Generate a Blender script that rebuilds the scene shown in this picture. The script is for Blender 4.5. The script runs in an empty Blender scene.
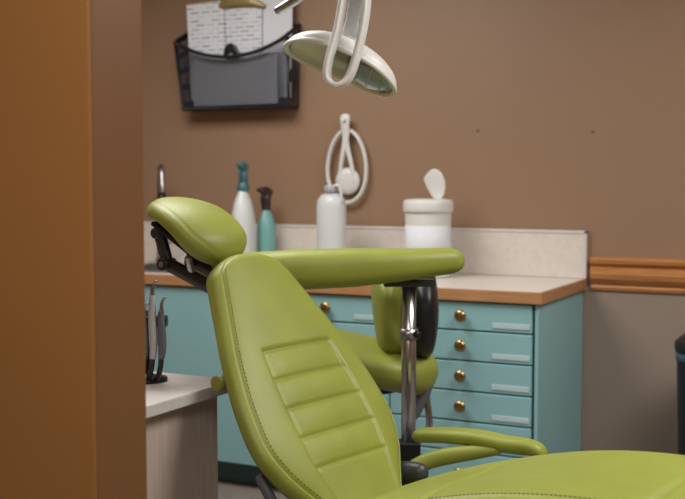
import bpy, math, random
from mathutils import Vector, Matrix
random.seed(4)
YAW=math.radians(27.0); SN,CS=math.sin(YAW),math.cos(YAW)
CAMZ=1.31
def S(r,d,z):            # survey frame (right, away, up) in metres -> room coordinates
    return Vector((-SN*d+CS*r, CS*d+SN*r, z))
def lin(c):
    o=[]
    for v in c:
        v=v/255.0
        o.append(v/12.92 if v<=0.04045 else ((v+0.055)/1.055)**2.4)
    return (o[0],o[1],o[2],1.0)
# ---------------------------------------------------------------- materials
def mat(name,rgb,rough=0.5,metal=0.0,var=0.06,vscale=6.0,bump=0.0,bscale=200.0,spec=0.5,alpha=1.0,emit=None,coat=0.0,stretch=None,trans=0.0):
    m=bpy.data.materials.new(name); m.use_nodes=True
    nt=m.node_tree; b=nt.nodes['Principled BSDF']
    tc=nt.nodes.new('ShaderNodeTexCoord'); mp=nt.nodes.new('ShaderNodeMapping')
    nt.links.new(tc.outputs['Object'],mp.inputs['Vector'])
    if stretch: mp.inputs['Scale'].default_value=stretch
    nz=nt.nodes.new('ShaderNodeTexNoise'); nz.inputs['Scale'].default_value=vscale; nz.inputs['Detail'].default_value=5
    nt.links.new(mp.outputs['Vector'],nz.inputs['Vector'])
    cr=nt.nodes.new('ShaderNodeValToRGB'); c=lin(rgb)
    cr.color_ramp.elements[0].position=0.3; cr.color_ramp.elements[1].position=0.7
    cr.color_ramp.elements[0].color=tuple(x*(1-var) for x in c[:3])+(1,)
    cr.color_ramp.elements[1].color=tuple(min(1,x*(1+var)) for x in c[:3])+(1,)
    nt.links.new(nz.outputs['Fac'],cr.inputs['Fac']); nt.links.new(cr.outputs['Color'],b.inputs['Base Color'])
    b.inputs['Roughness'].default_value=rough; b.inputs['Metallic'].default_value=metal
    b.inputs['Specular IOR Level'].default_value=spec; b.inputs['Alpha'].default_value=alpha
    b.inputs['Coat Weight'].default_value=coat; b.inputs['Transmission Weight'].default_value=trans
    if emit:
        b.inputs['Emission Color'].default_value=lin(emit[0]); b.inputs['Emission Strength'].default_value=emit[1]
    if bump>0:
        n2=nt.nodes.new('ShaderNodeTexNoise'); n2.inputs['Scale'].default_value=bscale; n2.inputs['Detail'].default_value=3
        nt.links.new(tc.outputs['Object'],n2.inputs['Vector'])
        bp=nt.nodes.new('ShaderNodeBump'); bp.inputs['Strength'].default_value=bump; bp.inputs['Distance'].default_value=0.002
        nt.links.new(n2.outputs['Fac'],bp.inputs['Height']); nt.links.new(bp.outputs['Normal'],b.inputs['Normal'])
    return m
M_wall=mat('paint_brown',(149,119,95),0.5,bump=0.2,bscale=90,var=0.03,vscale=1.5)
M_wall_low=mat('paint_taupe',(146,130,118),0.6,bump=0.2,bscale=90,var=0.03,vscale=1.5)
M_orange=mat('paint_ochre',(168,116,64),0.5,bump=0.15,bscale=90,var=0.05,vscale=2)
M_jamb=mat('jamb_dark_brown',(120,80,46),0.5,bump=0.15,bscale=90,var=0.05,vscale=2)
M_floor=mat('vinyl_floor',(130,122,114),0.4,var=0.12,vscale=14)
M_ceil=mat('ceiling_paint',(215,214,210),0.8)
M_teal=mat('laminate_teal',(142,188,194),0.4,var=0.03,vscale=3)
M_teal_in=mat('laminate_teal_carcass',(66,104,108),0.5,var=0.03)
M_cream=mat('laminate_cream',(218,210,202),0.35,var=0.05,vscale=40)
M_wood=mat('oak_edge',(180,132,92),0.4,var=0.18,vscale=8,stretch=(1,6,14))
M_rail=mat('oak_rail',(182,122,70),0.35,var=0.25,vscale=6,stretch=(1,10,24))
M_tabside=mat('ash_laminate',(200,182,172),0.5,var=0.09,vscale=9,stretch=(10,10,0.7))
M_tabtop=mat('grey_laminate',(212,206,204),0.4,var=0.04,vscale=30)
M_green=mat('vinyl_green',(142,150,62),0.45,var=0.07,vscale=9,bump=0.35,bscale=220,coat=0.0)
M_stitch=mat('thread',(84,92,32),0.8)
M_black=mat('black_plastic',(22,22,25),0.4)
M_dgrey=mat('dark_grey_metal',(52,53,58),0.4)
M_grey=mat('grey_plastic',(95,97,104),0.45)
M_lgrey=mat('light_grey_plastic',(178,180,182),0.4)
M_chrome=mat('chrome',(190,190,194),0.24,metal=1.0,var=0.01)
M_steel=mat('brushed_steel',(165,165,168),0.34,metal=1.0,var=0.05)
M_brass=mat('brass',(176,150,104),0.3,metal=1.0,var=0.05)
M_white=mat('white_plastic',(222,222,220),0.35,var=0.02)
M_paper=mat('paper',(222,225,232),0.8,var=0.02)
M_manila=mat('clip_bronze',(160,140,96),0.4,metal=0.4)
M_glass=mat('lens_glass',(140,146,148),0.15,var=0.05,coat=0.5)
M_tealp=mat('teal_trigger',(66,106,118),0.4)
M_aqua=mat('aqua_bottle',(122,176,174),0.3,var=0.03)
M_dark=mat('brown_trigger',(58,38,40),0.4)
M_trans=mat('milky_bottle',(208,214,216),0.3,var=0.03)
M_blue=mat('bin_liner_blue',(70,100,120),0.4)
M_label=mat('label_holder',(188,210,212),0.35)
M_screw=mat('screw_head',(124,102,86),0.5)
M_panel=mat('light_panel',(255,250,240),0.6,emit=((255,250,242),2.0))
def mesh_material():
    m=bpy.data.materials.new('wire_mesh'); m.use_nodes=True; nt=m.node_tree
    b=nt.nodes['Principled BSDF']; b.inputs['Base Color'].default_value=lin((36,42,58)); b.inputs['Roughness'].default_value=0.5
    tc=nt.nodes.new('ShaderNodeTexCoord')
    fac=[]
    for ax in ('X','Z'):
        sp=nt.nodes.new('ShaderNodeSeparateXYZ'); nt.links.new(tc.outputs['Object'],sp.inputs[0])
        mu=nt.nodes.new('ShaderNodeMath'); mu.operation='MULTIPLY'; mu.inputs[1].default_value=220.0
        nt.links.new(sp.outputs[ax],mu.inputs[0])
        fr=nt.nodes.new('ShaderNodeMath'); fr.operation='FRACT'; nt.links.new(mu.outputs[0],fr.inputs[0])
        lt=nt.nodes.new('ShaderNodeMath'); lt.operation='LESS_THAN'; lt.inputs[1].default_value=0.36
        nt.links.new(fr.outputs[0],lt.inputs[0]); fac.append(lt)
    mx=nt.nodes.new('ShaderNodeMath'); mx.operation='MAXIMUM'
    nt.links.new(fac[0].outputs[0],mx.inputs[0]); nt.links.new(fac[1].outputs[0],mx.inputs[1])
    nt.links.new(mx.outputs[0],b.inputs['Alpha'])
    return m
M_mesh=mesh_material()
def text_paper():
    m=bpy.data.materials.new('printed_form'); m.use_nodes=True; nt=m.node_tree
    b=nt.nodes['Principled BSDF']; b.inputs['Roughness'].default_value=0.8
    tc=nt.nodes.new('ShaderNodeTexCoord'); mp=nt.nodes.new('ShaderNodeMapping'); mp.inputs['Rotation'].default_value=(math.radians(90),0,0)
    nt.links.new(tc.outputs['Object'],mp.inputs['Vector'])
    br=nt.nodes.new('ShaderNodeTexBrick'); br.inputs['Scale'].default_value=7
    br.inputs['Color1'].default_value=lin((100,106,120)); br.inputs['Color2'].default_value=lin((214,217,226)); br.inputs['Mortar'].default_value=lin((224,227,234))
    br.inputs['Mortar Size'].default_value=0.05; br.inputs['Brick Width'].default_value=0.42; br.inputs['Row Height'].default_value=0.14; br.inputs['Bias'].default_value=0.2
    nt.links.new(mp.outputs['Vector'],br.inputs['Vector']); nt.links.new(br.outputs['Color'],b.inputs['Base Color'])
    return m
M_form=text_paper()
# ---------------------------------------------------------------- mesh helpers
def mk(name,vs,fs,m,smooth=True,angle=None):
    me=bpy.data.meshes.new(name); me.from_pydata([tuple(v) for v in vs],[],fs); me.validate(); me.update()
    o=bpy.data.objects.new(name,me); bpy.context.scene.collection.objects.link(o)
    if m: me.materials.append(m)
    import bmesh
    bm=bmesh.new(); bm.from_mesh(me); bmesh.ops.recalc_face_normals(bm,faces=bm.faces); bm.to_mesh(me); bm.free()
    if smooth:
        for p in me.polygons: p.use_smooth=True
    return o
def group(name,loc,objs):
    e=bpy.data.objects.new(name,None); e.empty_display_size=0.1; e.location=loc
    bpy.context.scene.collection.objects.link(e)
    inv=Matrix.Translation(Vector(loc)).inverted()
    for o in objs:
        o.parent=e; o.matrix_parent_inverse=inv
    return e
def boxes(name,lst,m,bevel=0.0,seg=2):
    """lst of (x0,x1,y0,y1,z0,z1)"""
    vs=[];fs=[]
    for (x0,x1,y0,y1,z0,z1) in lst:
        k=len(vs)
        vs+=[(x0,y0,z0),(x1,y0,z0),(x1,y1,z0),(x0,y1,z0),(x0,y0,z1),(x1,y0,z1),(x1,y1,z1),(x0,y1,z1)]
        fs+=[tuple(k+i for i in f) for f in ((0,3,2,1),(4,5,6,7),(0,1,5,4),(1,2,6,5),(2,3,7,6),(3,0,4,7))]
    o=mk(name,vs,fs,m,False)
    if bevel>0:
        b=o.modifiers.new('bevel','BEVEL'); b.width=bevel; b.segments=seg
    return o
def obox(name,c,ax,ay,az,hx,hy,hz,m,bevel=0.0):
    vs=[];c=Vector(c)
    for k in (-1,1):
        for (i,j) in ((-1,-1),(1,-1),(1,1),(-1,1)):
            vs.append(c+ax*hx*i+ay*hy*j+az*hz*k)
    o=mk(name,vs,[(0,3,2,1),(4,5,6,7),(0,1,5,4),(1,2,6,5),(2,3,7,6),(3,0,4,7)],m,False)
    if bevel>0:
        b=o.modifiers.new('bevel','BEVEL'); b.width=bevel; b.segments=3
    return o
def catmull(pts,n,closed=False):
    P=[Vector(p) for p in pts]; out=[]; N=len(P)
    rng=range(N) if closed else range(N-1)
    for i in rng:
        if closed: a,b,c,d=P[(i-1)%N],P[i],P[(i+1)%N],P[(i+2)%N]
        else: a,b,c,d=P[max(i-1,0)],P[i],P[i+1],P[min(i+2,N-1)]
        for k in range(n):
            t=k/n
            out.append(0.5*((2*b)+(c-a)*t+(2*a-5*b+4*c-d)*t*t+(3*b-a-3*c+d)*t*t*t))
    if not closed: out.append(P[-1])
    return out
def sweep(name,pts,a,b,m,side=None,n=20,e=2.0,sub=8,cap=0.0,closed=False):
    path=catmull(pts,sub,closed) if sub>1 else [Vector(p) for p in pts]
    L=[0]
    for i in range(1,len(path)): L.append(L[-1]+(path[i]-path[i-1]).length)
    tot=L[-1]
    if cap>0 and not closed:
        def at(l):
            l=max(0,min(tot,l))
            for i in range(1,len(path)):
                if L[i]>=l:
                    f=(l-L[i-1])/max(1e-9,L[i]-L[i-1]); return path[i-1].lerp(path[i],f)
            return path[-1]
        ls=[cap*(1-math.cos(math.pi/2*k/8)) for k in range(9)]
        mid=[l for l in L if cap*1.05<l<tot-cap*1.05]
        allL=ls+mid+[tot-l for l in reversed(ls)]
        path=[at(l) for l in allL]; L=allL
    def val(v,f):
        if isinstance(v,(int,float)): return v
        x=f*(len(v)-1); i=min(int(x),len(v)-2); return v[i]+(v[i+1]-v[i])*(x-i)
    vs=[];fs=[];N=len(path); prev=None
    for i,p in enumerate(path):
        if closed: T=(path[(i+1)%N]-path[i-1])
        else: T=(path[min(i+1,N-1)]-path[max(i-1,0)])
        T=T.normalized()
        if side is not None: Sx=Vector(side)-Vector(side).dot(T)*T
        elif prev is None:
            ref=Vector((0,0,1)) if abs(T.z)<0.9 else Vector((1,0,0)); Sx=ref.cross(T)
        else: Sx=prev-prev.dot(T)*T
        Sx.normalize(); prev=Sx; Nn=T.cross(Sx)
        f=L[i]/tot if tot else 0; k=1.0
        if cap>0 and not closed:
            dd=min(L[i],tot-L[i])
            if dd<cap: k=max(0.02,math.sqrt(max(0,1-((cap-dd)/cap)**2)))
        A=val(a,f)*k;B=val(b,f)*k
        for j in range(n):
            t=2*math.pi*j/n; c,s_=math.cos(t),math.sin(t)
            x=math.copysign(abs(c)**(2/e),c)*A; y=math.copysign(abs(s_)**(2/e),s_)*B
            vs.append(p+Sx*x+Nn*y)
    rr=N if closed else N-1
    for i in range(rr):
        for j in range(n):
            a0=i*n+j;a1=i*n+(j+1)%n;b0=((i+1)%N)*n+j;b1=((i+1)%N)*n+(j+1)%n
            fs.append((a0,a1,b1,b0))
    if not closed:
        fs.append(tuple(range(n-1,-1,-1))); fs.append(tuple((N-1)*n+j for j in range(n)))
    return mk(name,vs,fs,m)
def cyl(name,p,q,r,m,r2=None,n=24):
    o=sweep(name,[p,q],[r,r if r2 is None else r2],[r,r if r2 is None else r2],m,n=n,sub=1)
    for poly in o.data.polygons:
        if len(poly.vertices)>4: poly.use_smooth=False
    return o
def lathe(name,prof,c,m,n=32,sx=1.0,sy=1.0,rot=0.0):
    vs=[];fs=[];c=Vector(c)
    for (r,z) in prof:
        for j in range(n):
            t=2*math.pi*j/n; x=r*math.cos(t)*sx;y=r*math.sin(t)*sy
            vs.append(c+Vector((x*math.cos(rot)-y*math.sin(rot),x*math.sin(rot)+y*math.cos(rot),z)))
    for i in range(len(prof)-1):
        for j in range(n): fs.append((i*n+j,i*n+(j+1)%n,(i+1)*n+(j+1)%n,(i+1)*n+j))
    fs.append(tuple(range(n-1,-1,-1))); fs.append(tuple((len(prof)-1)*n+j for j in range(n)))
    return mk(name,vs,fs,m)
def interp(tab,s):
    if s<=tab[0][0]: return tab[0][1]
    for i in range(1,len(tab)):
        if s<=tab[i][0]:
            p0=tab[max(i-2,0)];p1=tab[i-1];p2=tab[i];p3=tab[min(i+1,len(tab)-1)]
            h=p2[0]-p1[0];t=(s-p1[0])/h
            m1=(p2[1]-p0[1])/max(1e-9,p2[0]-p0[0])*h;m2=(p3[1]-p1[1])/max(1e-9,p3[0]-p1[0])*h
            return (2*t**3-3*t*t+1)*p1[1]+(t**3-2*t*t+t)*m1+(-2*t**3+3*t*t)*p2[1]+(t**3-t*t)*m2
    return tab[-1][1]
def pad(name,posf,W,s0,s1,wtab,h,m,Rw=0.06,Rh=0.04,e=2.6,ns=150,n=144,groove=None,hback=None,powc=2.0,htab=None):
    hb=h if hback is None else hback
    ss=[]
    for k in range(ns+1):
        f=k/ns; g=0.5-0.5*math.cos(math.pi*f); f2=f*0.6+g*0.4
        ss.append(s0+(s1-s0)*f2)
    k0=[s0+(Rh)*(1-math.cos(math.pi/2*k/8)) for k in range(8)]; k1=[s1-(Rh)*(1-math.cos(math.pi/2*k/8)) for k in range(8)]
    ss=sorted(set(k0+[x for x in ss if s0+Rh<x<s1-Rh]+k1))
    def cap(s,R):
        d=min(s-s0,s1-s)
        if d>=R: return 1.0
        return max(0.0,1-((R-d)/R)**powc)**(1/powc)
    def surf(s,x01):
        C,Nn=posf(s); w=interp(wtab,s)*max(0.03,cap(s,Rw)); hh=h*max(0.03,cap(s,Rh))
        if htab: hh*=interp(htab,s)
        y=hh*(max(0,1-abs(x01)**e))**(1/e)
        if groove: y-=groove(x01*w,w,s)*cap(s,Rh)
        return C+W*(x01*w)+Nn*y
    vs=[];fs=[]
    for s in ss:
        C,Nn=posf(s); w=interp(wtab,s)*max(0.03,cap(s,Rw)); cH=max(0.03,cap(s,Rh)); hk=interp(htab,s) if htab else 1
        for j in range(n):
            t=2*math.pi*j/n;c,sn=math.cos(t),math.sin(t)
            x=math.copysign(abs(c)**(2/e),c);y=math.copysign(abs(sn)**(2/e),sn)*(h if sn>0 else hb)*cH*hk
            if groove and sn>0.02: y-=groove(x*w,w,s)*cH*min(1,sn*3)
            vs.append(C+W*(x*w)+Nn*y)
    N=len(ss)
    for i in range(N-1):
        for j in range(n): fs.append((i*n+j,i*n+(j+1)%n,(i+1)*n+(j+1)%n,(i+1)*n+j))
    fs.append(tuple(range(n-1,-1,-1))); fs.append(tuple((N-1)*n+j for j in range(n)))
    return mk(name,vs,fs,m),surf
def stitches(name,surf,path,m,step=0.010,ln=0.006,rad=0.0011):
    P=[surf(s,x) for s,x in path]; vs=[];fs=[]
    acc=0;nextd=0
    for i in range(1,len(P)):
        seg=(P[i]-P[i-1]).length
        while nextd<=acc+seg:
            f=(nextd-acc)/seg; p=P[i-1].lerp(P[i],f); T=(P[i]-P[i-1]).normalized()
            A=T.orthogonal().normalized();B=T.cross(A)
            k=len(vs)
            for u in (-ln/2,ln/2):
                for (a,b) in ((1,0),(0,1),(-1,0),(0,-1)): vs.append(p+T*u+A*a*rad+B*b*rad)
            fs+=[(k,k+1,k+5,k+4),(k+1,k+2,k+6,k+5),(k+2,k+3,k+7,k+6),(k+3,k,k+4,k+7),(k,k+3,k+2,k+1),(k+4,k+5,k+6,k+7)]
            nextd+=step
        acc+=seg
    return mk(name,vs,fs,m)
def V(d3): # survey direction -> room direction
    return S(*d3)
# ================================================================= ROOM
YW=4.53
boxes('floor',[(-4.1,2.3,-1.6,4.65,-0.1,0)],M_floor)
boxes('ceiling',[(-4.1,2.3,-1.6,4.65,2.6,2.7)],M_ceil)
boxes('wall_back',[(-4.1,2.3,YW,4.65,0.92,2.6)],M_wall)
boxes('wall_back_dado',[(-4.1,2.3,YW,4.65,0.0,0.92)],M_wall_low)
boxes('wall_left',[(-4.1,-4.0,-1.6,YW,0,2.6)],M_wall)
boxes('wall_right',[(2.2,2.3,-1.6,YW,0,2.6)],M_wall)
boxes('wall_rear',[(-4.0,2.2,-1.6,-1.5,0,2.6)],M_wall_low)
# partition with the doorway: core and jamb darker brown than the ochre hall-side face
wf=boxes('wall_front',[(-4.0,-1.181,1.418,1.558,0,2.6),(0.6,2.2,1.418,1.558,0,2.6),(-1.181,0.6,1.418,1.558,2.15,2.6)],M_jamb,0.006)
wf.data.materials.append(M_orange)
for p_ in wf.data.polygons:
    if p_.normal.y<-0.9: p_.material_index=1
prof=[(0,0.0),(0.010,0.004),(0.014,0.016),(0.010,0.024),(0.018,0.034),(0.030,0.052),(0.034,0.072),(0.030,0.090),(0.020,0.100),(0.024,0.108),(0.036,0.116),(0.038,0.130),(0.030,0.138),(0,0.140)]
vs=[];fs=[]
x0,x1=-1.145,2.2
for x in (x0,x1):
    for (y,z) in prof: vs.append((x,YW-y,0.852+z))
n=len(prof)
for i in range(n-1): fs.append((i,i+1,n+i+1,n+i))
fs.append(tuple(range(n)));fs.append(tuple(range(2*n-1,n-1,-1)))
mk('trim_1',vs,fs,M_rail,False)
boxes('baseboard_back',[(-1.15,2.2,YW-0.015,YW,0,0.1)],M_rail,0.003)
for i,(x,z) in enumerate(((-1.65,1.523),(-1.15,1.509))):
    o=lathe('wall_screw' ,[(0.0,0),(0.005,0.001),(0.006,0.002),(0.006,0.004)],(0,0,0),M_screw,12)
    o.rotation_euler=(math.radians(90),0,0); o.location=(x,YW+0.001,z)
# ================================================================= BASE CABINET
parts=[]
FY=3.91; XR=-1.19; YC=YW-0.012
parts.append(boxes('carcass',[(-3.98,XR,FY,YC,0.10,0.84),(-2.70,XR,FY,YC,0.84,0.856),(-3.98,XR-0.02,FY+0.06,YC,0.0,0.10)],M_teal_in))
parts.append(boxes('end_panel',[(XR-0.001,XR+0.012,FY-0.016,YC,0.0,0.856)],M_teal))
XB=[-1.20,-1.776,-2.35,-2.925,-3.50,-3.98]
zb=[0.853,0.742,0.626,0.510,0.394,0.278,0.11]
fr=[];lb=[]
for b in (0,1):
    xr,xl=XB[b],XB[b+1]
    for i in range(6):
        fr.append((xl+0.003,xr-0.003,FY-0.018,FY-0.0005,zb[i+1]+0.003,zb[i]-0.003))
parts.append(boxes('drawer_fronts',fr,M_teal,0.003))
for b in (0,1):
    xr,xl=XB[b],XB[b+1]
    for i in range(6):
        zc=(zb[i]+zb[i+1])/2+0.002
        xk=(xl+xr)/2+0.014
        k=lathe('knob_%d_%d'%(b+1,i+1),[(0.008,0),(0.008,0.010),(0.011,0.014),(0.021,0.019),(0.024,0.024),(0.022,0.030),(0.014,0.034),(0.002,0.035)],(0,0,0),M_brass,24)
        k.rotation_euler=(math.radians(90),0,0); k.location=(xk,FY-0.018,zc); parts.append(k)
        lb.append((xr-0.155,xr-0.010,FY-0.021,FY-0.018,zb[i+1]+0.016,zb[i+1]+0.036))
parts.append(boxes('label_holders',lb,M_label,0.001))
dr=[]
for b in (2,3,4):
    dr.append((XB[b+1]+0.003,XB[b]-0.003,FY-0.018,FY-0.0005,0.11,0.85))
parts.append(boxes('cupboard_doors',dr,M_teal,0.003))
SX0,SX1,SY0,SY1=-3.25,-2.72,3.97,4.34
parts.append(boxes('countertop',[(SX1,-1.175,3.895,YC,0.857,0.90),(-3.98,SX0,3.895,YC,0.857,0.90),(SX0,SX1,3.895,SY0,0.857,0.90),(SX0,SX1,SY1,YC,0.857,0.90)],M_cream))
parts.append(boxes('oak_edging',[(-3.98,-1.163,3.878,3.895,0.856,0.900),(-1.175,-1.163,3.895,YC,0.856,0.900)],M_wood,0.002))
group('base_cabinet',(-2.5,4.2,0),parts)
parts=[boxes('panel',[(-3.98,-1.165,YW-0.022,YW-0.001,0.901,1.097)],M_cream,0.003),
 boxes('cap_strip',[(-3.98,-1.163,YW-0.026,YW-0.001,1.088,1.10),(-1.175,-1.163,YW-0.026,YW-0.001,0.901,1.10)],M_tabtop,0.002)]
group('backsplash',(-2.5,4.52,0.9),parts)
p=[];t=0.012
p.append(boxes('rim',[(SX0-0.02,SX1+0.02,SY0-0.02,SY0+t,0.900,0.908),(SX0-0.02,SX1+0.02,SY1-t,SY1+0.02,0.900,0.908),(SX0-0.02,SX0+t,SY0+t,SY1-t,0.900,0.908),(SX1-t,SX1+0.02,SY0+t,SY1-t,0.900,0.908)],M_steel,0.003))
p.append(boxes('basin',[(SX0+0.001,SX1-0.001,SY0+0.001,SY0+0.008,0.858,0.901),(SX0+0.001,SX1-0.001,SY1-0.008,SY1-0.001,0.858,0.901),(SX0+0.001,SX0+0.008,SY0,SY1,0.858,0.901),(SX1-0.008,SX1-0.001,SY0,SY1,0.858,0.901),(SX0+0.001,SX1-0.001,SY0+0.001,SY1-0.001,0.857,0.862)],M_steel))
p.append(lathe('drain',[(0.04,0),(0.04,0.003),(0.03,0.004),(0.012,0.002)],(-2.98,4.15,0.862),M_chrome))
group('sink',(-2.98,4.15,0.9),p)
fx,fy=-3.26,4.42
p=[lathe('base',[(0.028,0),(0.028,0.01),(0.020,0.03),(0.018,0.07)],(fx,fy,0.901),M_chrome),
   sweep('gooseneck',[(fx,fy,0.95),(fx,fy,1.15),(fx,fy,1.28),(fx+0.034,fy-0.040,1.365),(fx+0.085,fy-0.10,1.36),(fx+0.105,fy-0.125,1.29),(fx+0.108,fy-0.13,1.24)],0.015,0.015,M_steel,n=16),
   cyl('spray_head',(fx+0.108,fy-0.13,1.25),(fx+0.110,fy-0.133,1.17),0.018,M_black,0.021),
   sweep('lever',[(fx+0.018,fy,0.98),(fx+0.06,fy-0.01,1.0),(fx+0.1,fy-0.01,1.03)],0.007,0.007,M_chrome,cap=0.006)]
group('kitchen_faucet',(fx,fy,0.901),p)
# ================================================================= COUNTER ITEMS
def spray(name,x,y,rb,hb,htop,mb,mt,rot):
    z=0.901
    pr=[(rb*0.9,0),(rb,0.01),(rb,hb*0.60),(rb*0.95,hb*0.70),(rb*0.72,hb*0.85),(rb*0.42,hb*0.95),(rb*0.36,hb)]
    b=lathe('bottle',pr,(x,y,z),mb,32,1,0.8,rot)
    c=lathe('collar',[(rb*0.42,0),(rb*0.44,0.005),(rb*0.40,0.035),(rb*0.3,0.04)],(x,y,z+hb-0.01),mt,20)
    dx,dy=math.cos(rot),math.sin(rot)
    zt=z+htop
    h=sweep('trigger_head',[(x-dx*0.035,y-dy*0.035,zt-0.035),(x,y,zt-0.020),(x+dx*0.045,y+dy*0.045,zt-0.012)],[0.014,0.019,0.012],[0.020,0.024,0.012],mt,side=(-dy,dx,0),cap=0.01,n=16,e=2.6)
    nk=sweep('neck',[(x,y,z+hb+0.01),(x-dx*0.004,y-dy*0.004,zt-0.02)],[0.022,0.019],[0.022,0.019],mt,n=14,sub=2)
    tr=sweep('lever',[(x+dx*0.022,y+dy*0.022,zt-0.022),(x+dx*0.034,y+dy*0.034,zt-0.05),(x+dx*0.03,y+dy*0.03,zt-0.085)],[0.006,0.007,0.004],[0.004,0.004,0.003],mt,n=10)
    nz=cyl('nozzle',(x+dx*0.043,y+dy*0.043,zt-0.012),(x+dx*0.06,y+dy*0.06,zt-0.012),0.008,mt)
    group(name,(x,y,z),[b,c,h,nk,tr,nz])
spray('spray_bottle',-2.672,4.25,0.064,0.37,0.49,M_trans,M_tealp,math.radians(-85))
spray('spray_bottle',-2.640,4.40,0.050,0.28,0.375,M_aqua,M_dark,math.radians(-100))
x,y=-2.246,4.30
b=lathe('body',[(0.062,0),(0.068,0.008),(0.068,0.295),(0.064,0.32),(0.048,0.342),(0.030,0.350),(0.028,0.36)],(x,y,0.901),M_trans,36,1,0.8)
c=lathe('cap',[(0.032,0),(0.032,0.030),(0.028,0.034)],(x,y,1.253),M_lgrey,28)
g=sweep('pump_hook',[(x+0.02,y-0.02,1.283),(x+0.045,y-0.02,1.285),(x+0.058,y-0.02,1.255),(x+0.060,y-0.02,1.215)],0.006,0.006,M_white,n=10)
group('solution_bottle',(x,y,0.901),[b,c,g])
x,y=-1.785,4.30
b=lathe('tub',[(0.090,0),(0.094,0.01),(0.098,0.27),(0.098,0.275)],(x,y,0.901),M_white,40)
c=lathe('lid',[(0.104,0),(0.106,0.008),(0.106,0.04),(0.100,0.052),(0.06,0.056),(0.055,0.050),(0.002,0.050)],(x,y,1.175),M_white,40)
f=sweep('flip_cap',[(x+0.035,y+0.03,1.225),(x+0.030,y+0.034,1.25),(x+0.022,y+0.030,1.29),(x+0.004,y+0.024,1.335),(x-0.004,y+0.020,1.348)],[0.018,0.034,0.044,0.044,0.034],[0.006,0.008,0.008,0.008,0.007],M_white,side=(1,0,0.3),cap=0.022,n=20)
g=lathe('label',[(0.0955,0.0),(0.0975,0.16)],(x,y,0.96),M_paper,40)
group('disinfectant_wipes_tub',(x,y,0.901),[b,c,f,g])
mx,my=-2.268,4.508
ring=[(mx+0.098*math.cos(t)*(1.0-0.10*math.sin(t)),my-0.012,1.372+0.165*math.sin(t)) for t in [2*math.pi*k/20 for k in range(20)]]
p=[sweep('frame_ring',ring,0.012,0.009,M_white,side=(0,1,0),closed=True,sub=4,n=14),
   sweep('handle',[(mx,my-0.03,1.61),(mx,my-0.032,1.56),(mx,my-0.026,1.50),(mx-0.022,my-0.022,1.40),(mx-0.035,my-0.02,1.30)],[0.026,0.02,0.012,0.010,0.010],0.009,M_white,side=(1,0,0),cap=0.015,n=16),
   sweep('handle_fork',[(mx,my-0.028,1.53),(mx+0.008,my-0.024,1.46),(mx+0.028,my-0.022,1.38),(mx+0.04,my-0.02,1.30)],[0.014,0.012,0.010,0.010],0.009,M_white,side=(1,0,0),n=16)]
hd=lathe('head_disc',[(0.002,0),(0.058,0.002),(0.062,0.012),(0.055,0.024),(0.03,0.028),(0.002,0.028)],(0,0,0),M_white,32)
hd.rotation_euler=(math.radians(90),0,0); hd.location=(mx+0.004,my,1.305); p.append(hd)
hk=cyl('hook_peg',(mx,YW,1.575),(mx,my-0.055,1.585),0.010,M_white); p.append(hk)
group('hand_mirror',(mx,my,1.4),p)
# ================================================================= WALL FILE HOLDER
X0,X1=-3.145,-2.525; YF=4.40; YB=4.515
p=[]
def rimz(f): return 1.972-0.085*math.sin(math.pi*f)**0.8
N=40; vs=[];fs=[]
for i in range(N+1):
    f=i/N; xb=X0+0.020+(X1-X0-0.03)*f; xt=X0+(X1-X0)*f
    vs+=[(xb,YF+0.03,1.65),(xt,YF,rimz(f))]
for i in range(N): fs.append((2*i,2*i+2,2*i+3,2*i+1))
p.append(mk('mesh_front',vs,fs,M_mesh,False))
p.append(mk('mesh_bottom',[(X0+0.02,YF+0.03,1.65),(X1-0.01,YF+0.03,1.65),(X1-0.01,YB,1.65),(X0+0.02,YB,1.65)],[(0,1,2,3)],M_mesh,False))
for nm,xa,xb in (('mesh_side_1',X0+0.02,X0),('mesh_side_2',X1-0.01,X1)):
    p.append(mk(nm,[(xa,YF+0.03,1.65),(xa,YB,1.65),(xb,YB,2.03),(xb,YF,1.972)],[(0,1,2,3)],M_mesh,False))
p.append(sweep('rim_wire',[(X0,YB,2.03),(X0,YF,1.972)]+[(X0+(X1-X0)*f,YF,rimz(f)) for f in (0.05,0.15,0.3,0.5,0.7,0.85,0.95)]+[(X1,YF,1.972),(X1,YB,2.03)],0.009,0.009,M_black,n=10,sub=4))
p.append(sweep('frame_wire',[(X0,YF,1.972),(X0+0.02,YF+0.03,1.65),(X1-0.01,YF+0.03,1.65),(X1,YF,1.972)],0.009,0.009,M_black,n=10,sub=1))
p.append(sweep('back_wire',[(X0,YB,2.03),(X0+0.02,YB,1.65),(X1-0.01,YB,1.65),(X1,YB,2.03),(X0,YB,2.03)],0.007,0.007,M_black,n=10,sub=1))
p.append(sweep('finger_clip',[(-2.865,YF-0.004,rimz(0.45)-0.005),(-2.835,YF-0.008,1.925),(-2.81,YF-0.008,1.92),(-2.78,YF-0.004,rimz(0.6)-0.005)],[0.012,0.022,0.022,0.010],0.004,M_black,side=(0,0,1),n=10))
group('wall_file_holder',((X0+X1)/2,4.46,1.8),p)
def sheet(nm,xa,xb,za,zb_,y0,y1,m,tilt=0.0):
    c=Vector(((xa+xb)/2,0,(za+zb_)/2)); vs=[]
    for (x,z,y) in ((xa,za,y0),(xb,za,y0),(xb,zb_,y1),(xa,zb_,y1)):
        dx,dz=x-c.x,z-c.z
        vs.append((c.x+dx*math.cos(tilt)-dz*math.sin(tilt),y,c.z+dx*math.sin(tilt)+dz*math.cos(tilt)))
    vs+=[(a,b+0.002,c_) for a,b,c_ in vs]
    return mk(nm,vs,[(0,1,2,3),(7,6,5,4),(0,4,5,1),(1,5,6,2),(2,6,7,3),(3,7,4,0)],m,False)
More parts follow.
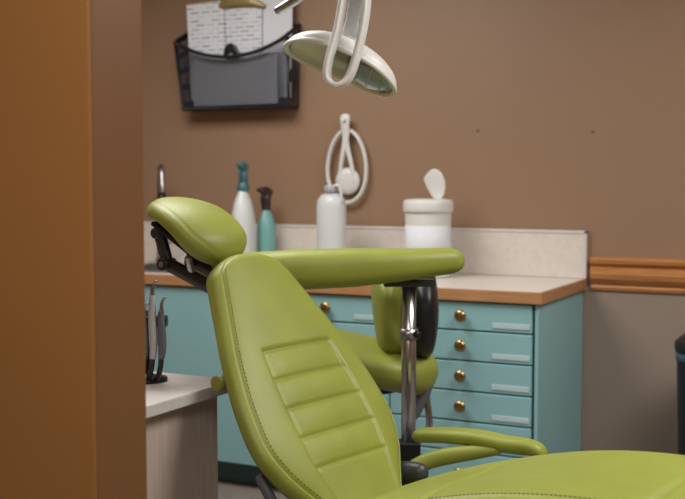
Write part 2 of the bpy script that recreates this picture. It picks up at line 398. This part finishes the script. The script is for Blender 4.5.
p=[sheet('form_1',-3.10,-2.89,1.70,2.155,4.455,4.44,M_form,0.03),
   sheet('form_2',-3.01,-2.70,1.70,2.125,4.472,4.455,M_form,-0.03),
   sheet('form_3',-2.84,-2.545,1.70,2.17,4.486,4.47,M_paper,-0.04),
   sheet('clipboard_board',-3.06,-2.68,1.70,2.20,4.495,4.485,M_manila,0.0),
   sheet('form_4',-3.07,-2.60,1.665,1.90,4.443,4.438,M_paper,0.0)]
p.append(sweep('clip',[(-2.96,4.465,2.118),(-2.90,4.442,2.140),(-2.82,4.438,2.150),(-2.74,4.442,2.140),(-2.68,4.465,2.118)],[0.010,0.022,0.026,0.022,0.010],0.008,M_manila,side=(0,0,1),n=12))
p.append(sweep('clip_lever',[(-2.86,4.442,2.15),(-2.84,4.430,2.19),(-2.80,4.430,2.19),(-2.78,4.442,2.15)],0.010,0.005,M_manila,n=10))
group('paper_forms',(-2.85,4.47,1.7),p)
# ================================================================= SIDE TABLE (left)
p=[boxes('worktop',[(-2.35,-1.512,1.57,2.365,0.770,0.80)],M_tabtop,0.003),
   boxes('body',[(-2.33,-1.545,1.58,2.33,0.06,0.770)],M_tabside,0.002),
   boxes('plinth',[(-2.30,-1.58,1.60,2.29,0,0.06)],M_black)]
group('side_cabinet',(-1.9,1.95,0),p)
hx,hy=-1.680,2.215
p=[lathe('base',[(0.05,0),(0.05,0.008),(0.02,0.014),(0.012,0.02)],(hx-0.02,hy+0.03,0.801),M_black),
   cyl('post',(hx-0.02,hy+0.03,0.81),(hx-0.02,hy+0.03,0.98),0.009,M_black),
   obox('holder_bar',(hx-0.01,hy+0.01,0.955),V((1,0,0)),V((0,1,0)),Vector((0,0,1)),0.055,0.018,0.014,M_black,0.004)]
for i,(o_,t_) in enumerate(((-0.024,1.03),(-0.002,0.995),(0.020,1.05),(0.042,1.01))):
    b=Vector((hx,hy,0))+V((o_,-0.03,0))
    mm=M_grey if i%2==1 else M_lgrey
    p.append(sweep('handpiece_%d'%(i+1),[b+Vector((0,0,0.865)),b+Vector((0.003,0,0.90)),b+Vector((0,0,0.97)),b+V((0.002,-0.005,t_-0.02))],[0.008,0.011,0.010,0.007],[0.008,0.011,0.010,0.007],mm,n=14,cap=0.006))
    p.append(sweep('tip_%d'%(i+1),[b+V((0.002,-0.005,t_-0.025)),b+V((0.004,-0.006,t_)),b+V((0.014,-0.01,t_+0.012))],[0.006,0.004,0.003],[0.006,0.004,0.003],M_steel,n=10))
    p.append(sweep('hose_%d'%(i+1),[b+Vector((0,0,0.87)),b+V((-0.006,0.01,0.835)),b+V((-0.02,0.03,0.809)),b+V((-0.05,0.05,0.809))],0.007,0.007,M_black,n=8))
group('dental_handpiece_stand',(hx,hy,0.801),p)
# ================================================================= WASTE BIN (right)
bx,by=-0.59,4.22
p=[lathe('bin_body',[(0.125,0),(0.13,0.01),(0.150,0.66),(0.150,0.68)],(bx,by,0),M_black,40),
   lathe('lid',[(0.156,0),(0.158,0.01),(0.158,0.035),(0.13,0.06),(0.05,0.075),(0.002,0.077)],(bx,by,0.675),M_black,40),
   lathe('liner_edge',[(0.1515,0),(0.1545,0.001),(0.1545,0.028),(0.1515,0.03)],(bx,by,0.645),M_blue,40)]
group('waste_bin',(bx,by,0),p)
# ================================================================= DENTAL CHAIR
PHI=math.radians(38); TH=math.radians(34.6)
cf,sf=math.cos(PHI),math.sin(PHI)
F=V((cf,-sf,0)); Wv=V((sf,cf,0)); UP=Vector((0,0,1))
Vb=(-F*math.sin(TH)+UP*math.cos(TH)); Nb=(F*math.cos(TH)+UP*math.sin(TH))
B0=S(0.030,2.66,0.55)
def bpos(s):
    bend=-0.05*(s-0.3)**2
    return B0+Vb*s+Nb*bend, (Nb+Vb*0.10*(s-0.3)).normalized()
def gl(x,c,wd,dp): return dp*math.exp(-((x-c)/wd)**2)
TOPS=0.385; PITCH=0.078
def back_groove(x,w,s):
    g=0.0; ax=abs(x); cw=0.5*interp([(-0.1,0.21),(0.15,0.28),(0.40,0.25),(0.68,0.16)],s)
    t=1/(1+math.exp((s-TOPS)/0.005))
    g+=0.007*t*(1/(1+math.exp((ax-cw)/0.006)))
    g+=gl(ax,cw,0.004,0.006)*t
    if ax<cw+0.004:
        for k in range(5): g+=gl(s,TOPS-k*PITCH,0.004,0.006)
    g+=gl(ax,w-0.022,0.003,0.004) if w>0.06 else 0
    if TOPS-4*PITCH<s<TOPS and ax<cw:
        ph=((TOPS-s)%PITCH)/PITCH; g-=0.005*math.sin(math.pi*ph)*(1-(ax/cw)**4)
    return g
wt=[(-0.14,0.09),(-0.08,0.13),(0.0,0.185),(0.07,0.235),(0.15,0.266),(0.25,0.262),(0.33,0.245),(0.40,0.225),(0.50,0.188),(0.60,0.150),(0.68,0.122)]
cp=[]
o,sb=pad('backrest',bpos,Wv,-0.14,0.68,wt,0.050,M_green,Rw=0.07,Rh=0.04,e=2.7,ns=210,n=240,groove=back_groove,hback=0.045)
cp.append(o)
for sg in (-1,1):
    pts=[]
    for k in range(120):
        s=-0.05+0.68*k/119; w=interp(wt,s); pts.append((s,sg*(w-0.030)/w))
    cp.append(stitches('edge_stitching_%d'%(1 if sg<0 else 2),sb,pts,M_stitch))
shell,_=pad('rear_shell',lambda s:(B0+Vb*s-Nb*0.050,Nb),Wv,-0.16,0.56,[(k,v*0.72) for k,v in wt],0.012,M_black,Rw=0.05,Rh=0.012,ns=60,n=60)
cp.append(shell)
cp.append(sweep('frame_tube',[B0+Vb*0.12-Nb*0.055-Wv*0.225,B0+Vb*0.02-Nb*0.058-Wv*0.215,B0-Vb*0.06-Nb*0.06-Wv*0.185,B0-Vb*0.16-Nb*0.06-Wv*0.15,B0-Vb*0.25-Nb*0.05-Wv*0.10],0.013,0.013,M_grey,n=12,cap=0.012))
TH2=math.radians(62)
Vh=(-F*math.sin(TH2)+UP*math.cos(TH2)); Nh=(F*math.cos(TH2)+UP*math.sin(TH2))
H0=S(-0.396,2.95,1.188)
def hpos(s): return H0+Vh*s-Nh*(2.2*s*s)+Nh*0.012, (Nh+Vh*3.0*s).normalized()
def hgroove(x,w,s):
    return 0.002*math.exp(-((abs(x)-(w-0.02))/0.003)**2)
o,sh=pad('headrest',hpos,Wv,-0.145,0.145,[(-0.145,0.112),(0,0.12),(0.145,0.085)],0.046,M_green,Rw=0.08,Rh=0.05,e=2.3,ns=60,n=100,groove=hgroove,hback=0.030,htab=[(-0.145,1.15),(0,1.0),(0.145,0.78)])
cp.append(o)
Hc=H0-Nh*0.055
for k,sg in enumerate((-0.055,0.045)):
    top=Hc+Vh*0.06+Wv*sg; mid=Hc-Vh*0.005-Nh*0.058+Wv*sg; low=B0+Vb*0.60-Nb*0.055+Wv*sg
    cp.append(sweep('headrest_link_%d'%(k+1),[top,mid],0.010,0.018,M_dgrey,side=Wv,n=12,sub=2,e=4,cap=0.01))
    cp.append(sweep('headrest_arm_%d'%(k+1),[mid,low],0.011,0.018,M_black,side=Wv,n=12,sub=2,e=4,cap=0.01))
    cp.append(sweep('headrest_strut_%d'%(k+1),[Hc-Vh*0.06+Wv*sg,mid.lerp(low,0.45)],0.007,0.011,M_steel,side=Wv,n=12,sub=2,e=3,cap=0.008))
    cp.append(cyl('pivot_bolt_%d'%(k+1),mid-Wv*0.024,mid+Wv*0.020,0.016,M_black))
    cp.append(cyl('pivot_cap_%d'%(k+1),mid-Wv*0.026,mid-Wv*0.022,0.008,M_steel))
    cp.append(cyl('pivot_bolt_upper_%d'%(k+1),top-Wv*0.020,top+Wv*0.018,0.014,M_dgrey))
cp.append(obox('headrest_plate',Hc+Nh*0.018,Wv,Vh,Nh,0.075,0.085,0.006,M_black,0.004))
cp.append(obox('slide_bar',B0+Vb*0.58-Nb*0.060,Wv,Vb,Nb,0.04,0.13,0.008,M_steel,0.003))
cp.append(cyl('lock_knob',B0+Vb*0.36-Nb*0.045-Wv*0.19,B0+Vb*0.36-Nb*0.045-Wv*0.235,0.018,M_green))
G0=S(0.06,2.66,0.0)
ztab=[(-0.10,0.44),(0.0,0.475),(0.10,0.517),(0.20,0.555),(0.35,0.602),(0.50,0.638),(0.65,0.658),(0.80,0.662),(0.95,0.648),(1.15,0.60),(1.35,0.54)]
def spos(s):
    z=interp(ztab,s); dz=(interp(ztab,s+0.02)-interp(ztab,s-0.02))/0.04
    T=(F+UP*dz).normalized(); return G0+F*s+UP*z, Wv.cross(T).normalized()*(-1 if Wv.cross(T).z<0 else 1)
def seat_groove(x,w,s):
    g=gl(abs(x),w-0.045,0.005,0.006)+gl(s,0.33,0.005,0.008)*(1 if abs(x)<w-0.04 else 0)+gl(s,0.80,0.005,0.008)
    g+=0.012*math.exp(-((x)/0.14)**2)*(1/(1+math.exp((s-0.6)/0.1)))
    return g
o,ssf=pad('seat_cushion',spos,Wv,-0.10,1.35,[(-0.1,0.20),(0.05,0.25),(0.3,0.275),(0.7,0.27),(1.0,0.235),(1.35,0.19)],0.058,M_green,Rw=0.10,Rh=0.05,e=2.7,ns=200,n=160,groove=seat_groove)
cp.append(o)
for sg in (-1,1):
    cp.append(stitches('seat_stitching_%d'%(1 if sg<0 else 2),ssf,[(0.02+1.2*k/150,sg*0.80) for k in range(151)],M_stitch))
o,_=pad('seat_pan',lambda s:(spos(s)[0]-UP*0.07,UP),Wv,-0.05,0.75,[(-0.05,0.18),(0.3,0.24),(0.75,0.2)],0.02,M_lgrey,Rw=0.08,Rh=0.02,ns=50,n=50)
cp.append(o)
HB=B0+Wv*0.215-F*0.03-UP*0.01
cp.append(sweep('hinge_cover',[HB-F*0.05-UP*0.05,HB+F*0.02,HB+F*0.10+UP*0.02],[0.025,0.03,0.02],[0.03,0.036,0.022],M_dgrey,side=Wv,cap=0.02,n=18))
cp.append(cyl('hinge_pin',HB-Wv*0.05,HB+Wv*0.04,0.022,M_black))
a0=S(0.195,3.0,0.606); a1=S(0.50,2.80,0.616)
Fa=(a1-a0).normalized()
cp.append(sweep('armrest_pad',[a0,a0+Fa*0.09+UP*0.010,a0+Fa*0.19+UP*0.014,a0+Fa*0.28+UP*0.006,a1,a1+Fa*0.015-UP*0.035],[0.030,0.036,0.036,0.034,0.030,0.022],[0.019,0.021,0.021,0.021,0.022,0.016],M_green,side=Wv,e=2.4,cap=0.03,n=24))
cp.append(sweep('armrest_support',[S(0.150,2.90,0.485),S(0.170,2.90,0.525),S(0.235,2.90,0.562),S(0.330,2.875,0.588),S(0.42,2.84,0.606)],[0.018,0.022,0.024,0.024,0.018],[0.018,0.022,0.023,0.020,0.012],M_green,side=Wv,e=2.4,cap=0.02,n=20))
bc=G0+F*0.30
cp.append(sweep('base_column',[Vector((bc.x,bc.y,0.03)),Vector((bc.x,bc.y,0.25)),Vector((bc.x,bc.y,0.50))],[0.17,0.14,0.12],[0.15,0.11,0.10],M_lgrey,side=F,e=3.5,n=32))
cp.append(obox('foot_plate',(bc.x,bc.y,0.02),F,Wv,UP,0.42,0.24,0.02,M_grey,0.01))
cp.append(sweep('back_hinge_arm',[Vector((bc.x,bc.y,0.44)),G0+UP*0.42-F*0.02,B0-Nb*0.08+Vb*0.02,B0-Nb*0.07+Vb*0.20],[0.06,0.06,0.05,0.04],[0.03,0.03,0.02,0.012],M_grey,side=Wv,e=3,n=20))
group('dental_chair',tuple(Vector((bc.x,bc.y,0))),cp)
# ================================================================= ASSISTANT STOOL with padded body bar
p=[]
p.append(sweep('body_support_bar',[S(-0.455,3.16,1.040),S(-0.30,3.15,1.052),S(-0.10,3.15,1.054),S(0.15,3.17,1.064),S(0.30,3.20,1.074),S(0.345,3.22,1.074)],[0.050,0.058,0.062,0.062,0.058,0.052],[0.036,0.048,0.058,0.056,0.046,0.036],M_green,side=V((0,1,0)),e=2.5,cap=0.04,n=36))
post=S(0.195,3.21,0)
p.append(cyl('post',post+UP*0.50,post+UP*1.03,0.0215,M_chrome))
p.append(cyl('post_collar',post+UP*0.845,post+UP*0.875,0.028,M_steel))
p.append(sweep('post_clamp_knob',[post+UP*0.86,post+UP*0.86+V((0.03,-0.03,0))],0.011,0.011,M_black,n=14,sub=2,cap=0.005))
p.append(obox('bar_mount',post+UP*1.010,V((1,0,0)),V((0,1,0)),UP,0.075,0.035,0.010,M_dgrey,0.005))
p.append(obox('post_foot',post+UP*0.495,V((1,0,0)),V((0,1,0)),UP,0.034,0.034,0.045,M_black,0.004))
sc=S(0.085,3.50,0)
p.append(sweep('post_bracket',[post+UP*0.48,post.lerp(sc,0.5)+UP*0.50,sc+UP*0.58],0.022,0.012,M_steel,n=12))
def stp(s): return sc+V((s,0,0))+UP*(0.742-0.22*(s+0.03)), (UP+V((0.22,0,0))).normalized()
o,_=pad('seat',stp,V((0,1,0)),-0.21,0.22,[(-0.21,0.19),(0,0.20),(0.22,0.19)],0.068,M_green,Rw=0.16,Rh=0.06,e=2.4,ns=60,n=80,hback=0.075)
p.append(o)
p.append(cyl('seat_plate',sc+UP*0.64,sc+UP*0.68,0.10,M_black))
p.append(cyl('gas_column',sc+UP*0.12,sc+UP*0.67,0.025,M_chrome))
p.append(cyl('column_sleeve',sc+UP*0.10,sc+UP*0.40,0.036,M_black))
for k in range(5):
    t=2*math.pi*k/5+0.3; dv=Vector((math.cos(t),math.sin(t),0))
    p.append(sweep('base_leg_%d'%(k+1),[sc+UP*0.13,sc+dv*0.13+UP*0.11,sc+dv*0.27+UP*0.075],[0.025,0.022,0.016],[0.018,0.015,0.01],M_steel,n=12,cap=0.01))
    c0=sc+dv*0.26+UP*0.028; ax=Vector((-dv.y,dv.x,0))
    p.append(cyl('caster_%d'%(k+1),c0-ax*0.02,c0+ax*0.02,0.028,M_black))
    p.append(cyl('caster_stem_%d'%(k+1),c0,c0+UP*0.05,0.007,M_steel))
bk=S(0.140,3.46,0.895)
def skp(s): return bk+UP*s+V((0.55*s*s-0.10*s,0,0)), (V((-1,0,0))+UP*(1.1*s)).normalized()
o,_=pad('backrest_pad',skp,V((0,1,0)),-0.14,0.16,[(-0.14,0.15),(0.02,0.17),(0.16,0.13)],0.045,M_green,Rw=0.10,Rh=0.045,e=2.4,ns=50,n=70,hback=0.050)
p.append(o)
def skp2(s): return bk+UP*s+V((0.112-0.9*(s-0.01)**2,-0.02,0)), (V((-1,0,0))-UP*(1.8*s)).normalized()
o,_=pad('backrest_shell',skp2,V((0,1,0)),-0.145,0.150,[(-0.145,0.11),(0.02,0.15),(0.150,0.10)],0.04,M_black,Rw=0.10,Rh=0.04,e=2.4,ns=50,n=70,hback=0.048)
p.append(o)
p.append(sweep('backrest_strut',[bk+V((0.125,-0.02,-0.10)),bk+V((0.125,-0.02,-0.25)),bk+V((0.12,-0.02,-0.40)),sc+UP*0.46],0.011,0.011,M_chrome,n=14))
p.append(sweep('strut_cover',[bk+V((0.125,-0.03,-0.14)),bk+V((0.11,-0.03,-0.24)),bk+V((0.075,-0.03,-0.34))],[0.02,0.032,0.02],[0.012,0.02,0.015],M_grey,side=V((1,0,0)),n=16,cap=0.02))
group('assistant_stool',tuple(sc),p)
# ================================================================= DENTAL LAMP
p=[]
LC=S(0.0,3.0,1.624)
tl=math.radians(23); be=math.radians(13)
e1=V((math.cos(tl),0,-math.sin(tl)))
e3=V((math.sin(tl)*math.cos(be),math.sin(be),math.cos(tl)*math.cos(be)))
e2=e3.cross(e1)
def dome(name,a,b,h,m,z0=0.0,n=64,k=16,thick=0.006,pw=2.0):
    vs=[];fs=[]
    for i in range(k+1):
        f=i/k*math.pi/2
        rr=max(0.001,math.cos(f)**(2/pw)); zz=math.sin(f)**(2/pw)*h+z0
        for j in range(n):
            t=2*math.pi*j/n; c,s_=math.cos(t),math.sin(t)
            # bow-tie waist : shell slightly pinched where the yoke sits
            q=1-0.10*math.exp(-(c/0.35)**2)
            vs.append(LC+e1*(a*rr*c)+e2*(b*rr*s_*q)+e3*(zz-0.10*(a*rr*c)**2/a))
    for i in range(k):
        for j in range(n): fs.append((i*n+j,i*n+(j+1)%n,(i+1)*n+(j+1)%n,(i+1)*n+j))
    fs.append(tuple(k*n+j for j in range(n)))
    o=mk(name,vs,fs,m); md=o.modifiers.new('thick','SOLIDIFY'); md.thickness=thick; md.offset=0
    return o
p.append(dome('shade',0.158,0.118,0.056,M_white,pw=2.3))
p.append(dome('reflector',0.145,0.104,0.040,M_white,thick=0.002,pw=2.3))
rim=[]
for t in [2*math.pi*k/28 for k in range(28)]:
    c,s_=math.cos(t),math.sin(t); q=1-0.10*math.exp(-(c/0.35)**2)
    rim.append(LC+e1*0.158*c+e2*0.118*s_*q-e3*(0.10*(0.158*c)**2/0.158))
p.append(sweep('shade_rim',rim,0.007,0.010,M_white,side=None,closed=True,sub=3,n=12))
vs=[];fs=[];n=28;K=8
for i in range(K+1):
    f=i/K*math.pi/2
    for j in range(n):
        t=2*math.pi*j/n
        vs.append(LC+e1*(0.082+0.064*math.cos(f)*math.cos(t))+e2*0.082*math.cos(f)*math.sin(t)-e3*(0.006+0.016*math.sin(f)))
for i in range(K):
    for j in range(n): fs.append((i*n+j,i*n+(j+1)%n,(i+1)*n+(j+1)%n,(i+1)*n+j))
p.append(mk('lens_shield',vs,fs,M_glass))
for k in range(3):
    xo=0.082+0.036*(k-1); q=math.sqrt(1-((xo-0.082)/0.064)**2)
    p.append(sweep('lens_rib_%d'%(k+1),[LC+e1*xo+e2*(0.082*q*math.cos(a))-e3*(0.008+0.016*q*math.sin(a)) for a in [math.pi*i/8 for i in range(9)]],0.002,0.002,M_lgrey,n=8,sub=3))
p.append(obox('bulb_housing',LC+e3*0.010-e1*0.02,e1,e2,e3,0.035,0.03,0.018,M_lgrey,0.008))
# flat strap handle
p.append(sweep('handle_loop',[S(0.066,2.90,1.84),S(0.060,2.865,1.74),S(0.040,2.845,1.64),S(0.016,2.84,1.572),S(-0.014,2.835,1.552),S(-0.038,2.84,1.572),S(-0.034,2.845,1.62),S(-0.012,2.865,1.70),S(0.010,2.90,1.83)],0.020,0.0075,M_white,side=V((0.35,0.94,0)),n=20,e=4))
p.append(sweep('yoke',[S(0.038,2.90,1.83),S(0.038,2.96,1.80),S(0.026,3.0,1.735),LC+e3*0.048],[0.024,0.020,0.018,0.034],[0.012,0.012,0.012,0.012],M_lgrey,side=V((1,0,0)),n=18,e=3))
p.append(cyl('yoke_pivot',LC+e3*0.045,LC+e3*0.072,0.028,M_lgrey))
p.append(sweep('arm',[S(0.038,2.895,1.80),S(0.048,2.92,1.95),S(0.08,2.98,2.2),S(0.12,3.05,2.60)],[0.030,0.024,0.020,0.03],[0.024,0.022,0.020,0.03],M_white,n=24))
p.append(sweep('side_lever',[S(-0.18,2.95,1.755),S(-0.14,2.94,1.775),S(-0.10,2.93,1.80),S(-0.03,2.92,1.85),S(0.035,2.90,1.90)],[0.012,0.018,0.010,0.009,0.009],[0.010,0.014,0.010,0.009,0.009],M_steel,n=14,cap=0.01))
group('dental_lamp',tuple(S(0.12,3.05,2.6)),p)
# ================================================================= CEILING LIGHT FIXTURES
def area(name,loc,sx,sy,power,col):
    l=bpy.data.lights.new(name,'AREA'); l.shape='RECTANGLE'; l.size=sx; l.size_y=sy; l.energy=power; l.color=col
    o=bpy.data.objects.new(name,l); o.location=loc; bpy.context.scene.collection.objects.link(o); return o
for i,(x,y,sx,sy,pw,col) in enumerate(((0.3,2.8,1.2,1.2,46,(1,0.98,0.94)),(-2.4,2.9,1.2,1.2,35,(1,0.98,0.94)),(-0.4,0.2,1.2,1.2,29,(1,0.95,0.86)))):
    fr=boxes('frame',[(x-sx/2-0.03,x+sx/2+0.03,y-sy/2-0.03,y+sy/2+0.03,2.575,2.60)],M_white,0.004)
    df=boxes('diffuser',[(x-sx/2,x+sx/2,y-sy/2,y+sy/2,2.568,2.576)],M_panel)
    lt=area('tube_light',(x,y,2.56),sx,sy,pw,col)
    group('ceiling_light',(x,y,2.58),[fr,df,lt])
w=bpy.data.worlds.new('world'); bpy.context.scene.world=w; w.use_nodes=True
w.node_tree.nodes['Background'].inputs[0].default_value=(0.75,0.8,0.9,1); w.node_tree.nodes['Background'].inputs[1].default_value=0.2
# ================================================================= CAMERA
cd=bpy.data.cameras.new('camera'); cam=bpy.data.objects.new('camera',cd); bpy.context.scene.collection.objects.link(cam)
cd.sensor_width=36; cd.lens=36*1100/685; cd.clip_start=0.05
cam.location=(0,0,CAMZ); cam.rotation_euler=(math.radians(90-3.615),0,YAW)
cd.dof.use_dof=True; cd.dof.focus_distance=2.75; cd.dof.aperture_fstop=3.6
bpy.context.scene.camera=cam
bpy.context.scene.view_settings.view_transform='Standard'
